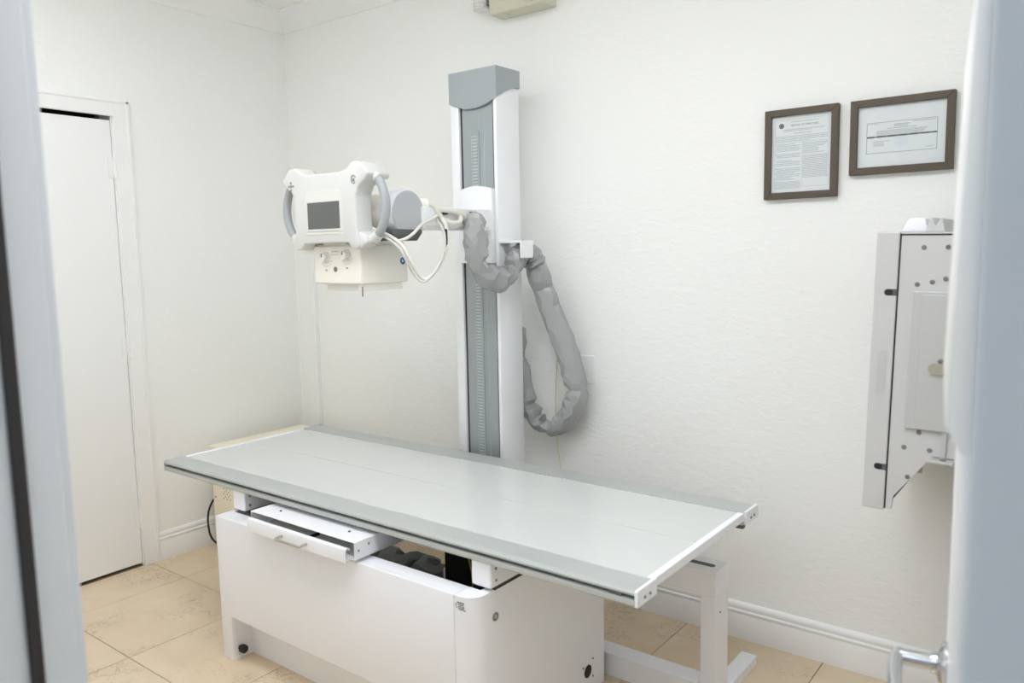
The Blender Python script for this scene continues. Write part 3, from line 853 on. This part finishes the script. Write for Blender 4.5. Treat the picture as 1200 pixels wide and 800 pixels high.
# ------------------------------------------------------------------ framed documents
def frame(name, label, x0, x1, z0, z1, bw):
    t = thing(name, label, 'picture frame', ((x0 + x1) / 2, -.012, z0), 'framed documents on the back wall')
    D0, D1 = -.022, -.001
    for pts in ([(x0, z0), (x1, z0), (x1 - bw, z0 + bw), (x0 + bw, z0 + bw)], [(x0, z1), (x0 + bw, z1 - bw), (x1 - bw, z1 - bw), (x1, z1)],
                [(x0, z0), (x0 + bw, z0 + bw), (x0 + bw, z1 - bw), (x0, z1)], [(x1, z0), (x1, z1), (x1 - bw, z1 - bw), (x1 - bw, z0 + bw)]):
        mk('frame_rail', prism(nb(), pts, 'y', D0, D1, .0012, 1), 'wood', t)
    pp = mk('document', box(nb(), x0 + bw - .004, x1 - bw + .004, -.010, -.008, z0 + bw - .004, z1 - bw + .004), 'paper', t)
    mk('glass_pane', box(nb(), x0 + bw - .003, x1 - bw + .003, -.0145, -.0130, z0 + bw - .003, z1 - bw + .003), 'glass', t)
    return t, pp

def hrow(b, x0, x1, z, h, gap=True):
    y0, y1 = -.0104, -.0099
    if not gap:
        box(b, x0, x1, y0, y1, z - h / 2, z + h / 2); return
    x = x0
    while x < x1 - .0008:
        w = min(random.uniform(.002, .0075), x1 - x)
        box(b, x, x + w, y0, y1, z - h / 2, z + h / 2)
        x += w + .0011

def text_mesh(s, cxm, z, width, m, parent, name):
    cu = bpy.data.curves.new('txt', 'FONT')
    cu.body = s; cu.size = 1.0; cu.align_x = 'CENTER'; cu.resolution_u = 2
    to = bpy.data.objects.new('txt', cu)
    COL.objects.link(to)
    dg = bpy.context.evaluated_depsgraph_get()
    me = bpy.data.meshes.new_from_object(to.evaluated_get(dg))
    bpy.data.objects.remove(to)
    b = bmesh.new(); b.from_mesh(me); bpy.data.meshes.remove(me)
    xs = [v.co.x for v in b.verts]
    k = width / (max(xs) - min(xs))
    for v in b.verts:
        v.co = Vector((cxm + v.co.x * k, -.0103, z + v.co.y * k))
    return mk(name, b, m, parent)

F1, pp = frame('picture_frame', 'upright dark wooden frame with a densely printed notice', 2.586, 2.823, 1.588, 1.881, .022)
x0, x1, z0, z1 = 2.586 + .022, 2.823 - .022, 1.588 + .022, 1.881 - .022
b = nb()
hrow(b, x0 + .062, x0 + .150, z1 - .020, .0016)
hrow(b, x0 + .036, x0 + .172, z1 - .0445, .0018)
hrow(b, x0 + .038, x0 + .130, z1 - .0490, .0014)
hrow(b, x0 + .070, x0 + .130, z1 - .0575, .0018)
for k in range(4):
    hrow(b, x0 + .012, x0 + .182 - (k == 3) * .06, z1 - .066 - k * .0052, .0017)
hrow(b, x0 + .012, x0 + .182, z1 - .0865, .0007, False)
for k in range(23):
    if k in (5, 9, 14):
        continue
    ind = .004 if k % 3 else 0
    hrow(b, x0 + .012 + ind, x0 + .096 - random.choice((0, .004, .02, .03)), z1 - .092 - k * .0052, .0017)
for k in range(7):
    hrow(b, x0 + .102, x0 + .182 - random.choice((0, .01, .03)), z1 - .092 - k * .0052, .0017)
for k in range(17):
    hrow(b, x0 + .102, x0 + .182, z1 - .132 - k * .0044, .0015)
for k in range(7):
    hrow(b, x0 + .012, x0 + .096, z1 - .214 - k * .0036, .0013)
for a, c, zz, ze in ((.100, .1005, z1 - .232, z1 - .088), (.184, .1845, z1 - .232, z1 - .012), (.010, .0105, z1 - .238, z1 - .012)):
    box(b, x0 + a, x0 + c, -.0104, -.0099, zz, ze)
hrow(b, x0 + .100, x0 + .184, z1 - .232, .0006, False)
hrow(b, x0 + .010, x0 + .184, z1 - .012, .0006, False)
mk('printed_lines', b, 'ink', pp, None, 'stuff')
text_mesh('NOTICE TO EMPLOYEES', x0 + .106, z1 - .0345, .088, 'ink2', pp, 'printed_title')
b = nb()
lathe(b, (x0 + .031, -.0099, z1 - .031), (0, -1, 0), [(0, 0), (.0085, 0), (.0085, .0004), (0, .0004)], 24)
mk('printed_seal', b, 'ink2', pp)
b = nb()
for a in range(0, 360, 60):
    box(b, x0 + .031 + .0045 * math.cos(math.radians(a)) - .0011, x0 + .031 + .0045 * math.cos(math.radians(a)) + .0011, -.0107, -.0102, z1 - .031 + .0045 * math.sin(math.radians(a)) - .0011, z1 - .031 + .0045 * math.sin(math.radians(a)) + .0011)
mk('seal_mark', b, 'ink', pp)

F2, pp = frame('picture_frame', 'landscape dark wooden frame with a small boxed certificate', 2.859, 3.151, 1.6495, 1.879, .022)
x0, x1, z0, z1 = 2.859 + .022, 3.151 - .022, 1.6495 + .022, 1.879 - .022
cx0, cx1, cz0, cz1 = x0 + .026, x1 - .024, z0 + .042, z1 - .050
b = nb()
for a0, a1, zz0, zz1 in ((cx0, cx1, cz1 - .0009, cz1), (cx0, cx1, cz0, cz0 + .0009), (cx0, cx0 + .0009, cz0, cz1), (cx1 - .0009, cx1, cz0, cz1)):
    box(b, a0, a1, -.0104, -.0099, zz0, zz1)
mk('printed_border', b, 'ink2', pp)
b = nb()
W2 = cx1 - cx0
hrow(b, cx0 + .006, cx0 + .036, cz1 - .0045, .0014); hrow(b, cx1 - .068, cx1 - .006, cz1 - .0055, .002)
hrow(b, cx0 + .078, cx0 + .122, cz1 - .010, .0026); hrow(b, cx0 + .078, cx0 + .116, cz1 - .0150, .0024)
hrow(b, cx0 + .058, cx0 + .142, cz1 - .0205, .0018)
for k in range(5):
    hrow(b, cx0 + .028, cx0 + .172 - k * .004, cz1 - .0265 - k * .0036, .0016)
for k in range(4):
    hrow(b, cx0 + .020, cx0 + .05 + (k == 0) * .02, cz0 + .036 - k * .0045, .0015)
hrow(b, cx1 - .03, cx1 - .008, cz0 + .010, .0015)
mk('printed_lines', b, 'ink', pp, None, 'stuff')
b = nb()
x = cx0
zc = (cz0 + cz1) / 2 + .003
k = 0
while x < cx1 - .001:
    w = min((.022, .009)[k % 2], cx1 - x)
    box(b, x, x + w, -.0104, -.0099, zc - (.0024, .0017)[k % 2], zc + (.0024, .0017)[k % 2])
    x += w; k += 1
mk('printed_bar', b, 'ink2', pp)
b = lathe(nb(), ((cx0 + cx1) / 2, -.00985, zc - .016), (0, -1, 0), [(0, 0), (.020, 0), (.020, .0002), (0, .0002)], 24)
mk('printed_seal', b, 'inkpale', pp)

# ------------------------------------------------------------------ wall bucky (chest stand)
BK = thing('wall_bucky', 'pale grey upright chest detector stand beside the open door', 'detector stand', (3.16, -.28, .30))
by = -.50
hs = mk('detector_housing', box(nb(), 3.050, 3.104, by, -.06, .730, 1.461, .003), 'bucky', BK)
mk('housing_gap', box(nb(), 3.1042, 3.1072, by + .004, -.064, .735, 1.458), 'darkmetal', BK)  # dark strip stands in for the shaded gap between housing and side plate
def oval(x0, x1, zc, r, y0, y1, opn=False):
    pts = [(x1, zc - r)] + ([(x1, zc + r)] if opn else [(x1 + r * math.cos(math.radians(a)), zc + r * math.sin(math.radians(a))) for a in range(-75, 90, 15)] + [(x1, zc + r)])
    pts += [(x0 + r * math.cos(math.radians(a)), zc + r * math.sin(math.radians(a))) for a in range(90, 271, 15)]
    return prism(nb(), pts, 'y', y0, y1)
for zc in (1.307, .847):
    g = mk('grip_slot', oval(3.083, 3.104, zc, .0085, by - .0008, by + .003, True), 'slot', hs)
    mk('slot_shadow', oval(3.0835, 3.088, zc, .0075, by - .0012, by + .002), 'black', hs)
mk('label_strip', box(nb(), 3.068, 3.090, by - .0006, by + .001, 1.04, 1.155), 'bucky2', hs)
car_pts = [(3.1075, .735), (3.122, .735), (3.124, .770), (3.212, .893), (3.300, .893), (3.300, 1.452), (3.1075, 1.452)]
sp2 = mk('carriage_plate', prism(nb(), car_pts, 'y', by + .004, by + .016, .001, 1), 'bucky', BK)
mk('carriage_plate', prism(nb(), car_pts, 'y', -.09, -.078, .001, 1), 'bucky', BK)
mk('carriage_back', box(nb(), 3.286, 3.300, by + .016, -.09, .893, 1.452), 'bucky', BK)
mk('top_gap', box(nb(), 3.108, 3.30, by + .003, -.08, 1.4525, 1.4555), 'darkmetal', BK)
mk('top_cover', box(nb(), 3.106, 3.30, by + .002, -.08, 1.4556, 1.460, .001), 'bucky', BK)
for (x, z) in ((3.160, 1.422), (3.214, 1.423), (3.150, 1.329), (3.184, 1.336), (3.213, 1.345), (3.229, 1.341), (3.230, 1.318), (3.176, .951), (3.143, .908), (3.156, .830), (3.203, .908)):
    screw(sp2, (x, by + .004, z), (0, -1, 0), .0062)
ip = mk('inner_plate', prism(nb(), [(3.142, .959), (3.27, .959), (3.27, 1.312), (3.145, 1.312)], 'y', by - .004, by + .004, .0015), 'bucky2', BK)
mk('inner_panel', box(nb(), 3.166, 3.268, by - .007, by - .0035, .962, 1.304, .001), 'bucky2', BK)
mk('oval_knob', oval(3.203, 3.24, 1.120, .0135, by - .014, by - .006), 'lens', BK)
screw(BK, (3.216, by - .007, 1.140), (0, -1, 0), .007)
b = nb()
box(b, 3.200, 3.262, by - .03, by + .006, .884, .890, .001)
box(b, 3.228, 3.240, by - .004, by + .004, .888, .960)
mk('lower_bracket', b, 'bucky2', BK)
screw(BK, (3.236, by - .012, .890), (0, 0, 1), .008)
chin = [(3.098, 1.4605), (3.112, 1.495), (3.150, 1.497), (3.160, 1.4605)]
mk('chin_rest', prism(nb(), chin, 'y', by + .05, -.12, .004), 'white', BK, 40)
vee = [(3.156, 1.4605), (3.166, 1.4965), (3.169, 1.4965), (3.178, 1.476), (3.180, 1.476), (3.190, 1.494), (3.193, 1.494), (3.201, 1.4605)]
mk('chin_notch', prism(nb(), vee, 'y', by + .03, -.14, .001, 1), 'bucky', BK, 30)
stn = nb()
box(stn, 3.301, 3.42, -.40, -.18, .02, 1.95, .004)
st = mk('stand_column', stn, 'bucky', BK)
mk('stand_base', box(nb(), 3.22, 3.50, -.46, -.10, 0.0, .02, .002), 'bucky2', BK)
for ch in BK.children:
    if ch.name.split('.')[0] not in ('stand_column', 'stand_base'):
        # the detector head leans back a little on its column
        piv = Vector((3.16, -.28, 1.10))
        T = Matrix.Translation(piv) @ Matrix.Rotation(math.radians(1.3), 4, 'Y') @ Matrix.Translation(-piv)
        w = T @ Matrix.Translation(WL[ch])
        ch.matrix_basis = Matrix.Translation(-WL[BK]) @ w

# ------------------------------------------------------------------ emergency light
EL = thing('emergency_light', 'beige emergency light unit high on the back wall above the column', 'emergency light', (1.58, -.045, 2.388))
bd = mk('light_body', box(nb(), 1.462, 1.735, -.092, 0, 2.388, 2.520, .006, 3), 'emerg', EL, 40)
mk('test_button', lathe(nb(), (1.535, -.052, 2.388), (0, 0, -1), [(0, 0), (.008, 0), (.008, .002), (.005, .004), (0, .004)], 16), 'chrome', bd, 40)
b = nb()
prf = [(0, 0)]
for k in range(9):
    prf += [(.036, k * .012 + .001), (.036, k * .012 + .007), (.033, k * .012 + .008), (.033, k * .012 + .012)]
prf += [(0, .112)]
lathe(b, (1.395, -.052, 2.428), (0, 0, 1), prf, 24)
lh = mk('lamp_head', b, 'clear', EL, 40)
mk('lamp_bracket', box(nb(), 1.428, 1.463, -.065, -.035, 2.44, 2.47, .003), 'slot', EL)
b = lathe(nb(), (1.690, -.092, 2.448), (0, -1, 0), [(0, 0), (.045, 0), (.045, .03), (.040, .036), (0, .038)], 28)
mk('lamp_head', b, 'lens', EL, 40)
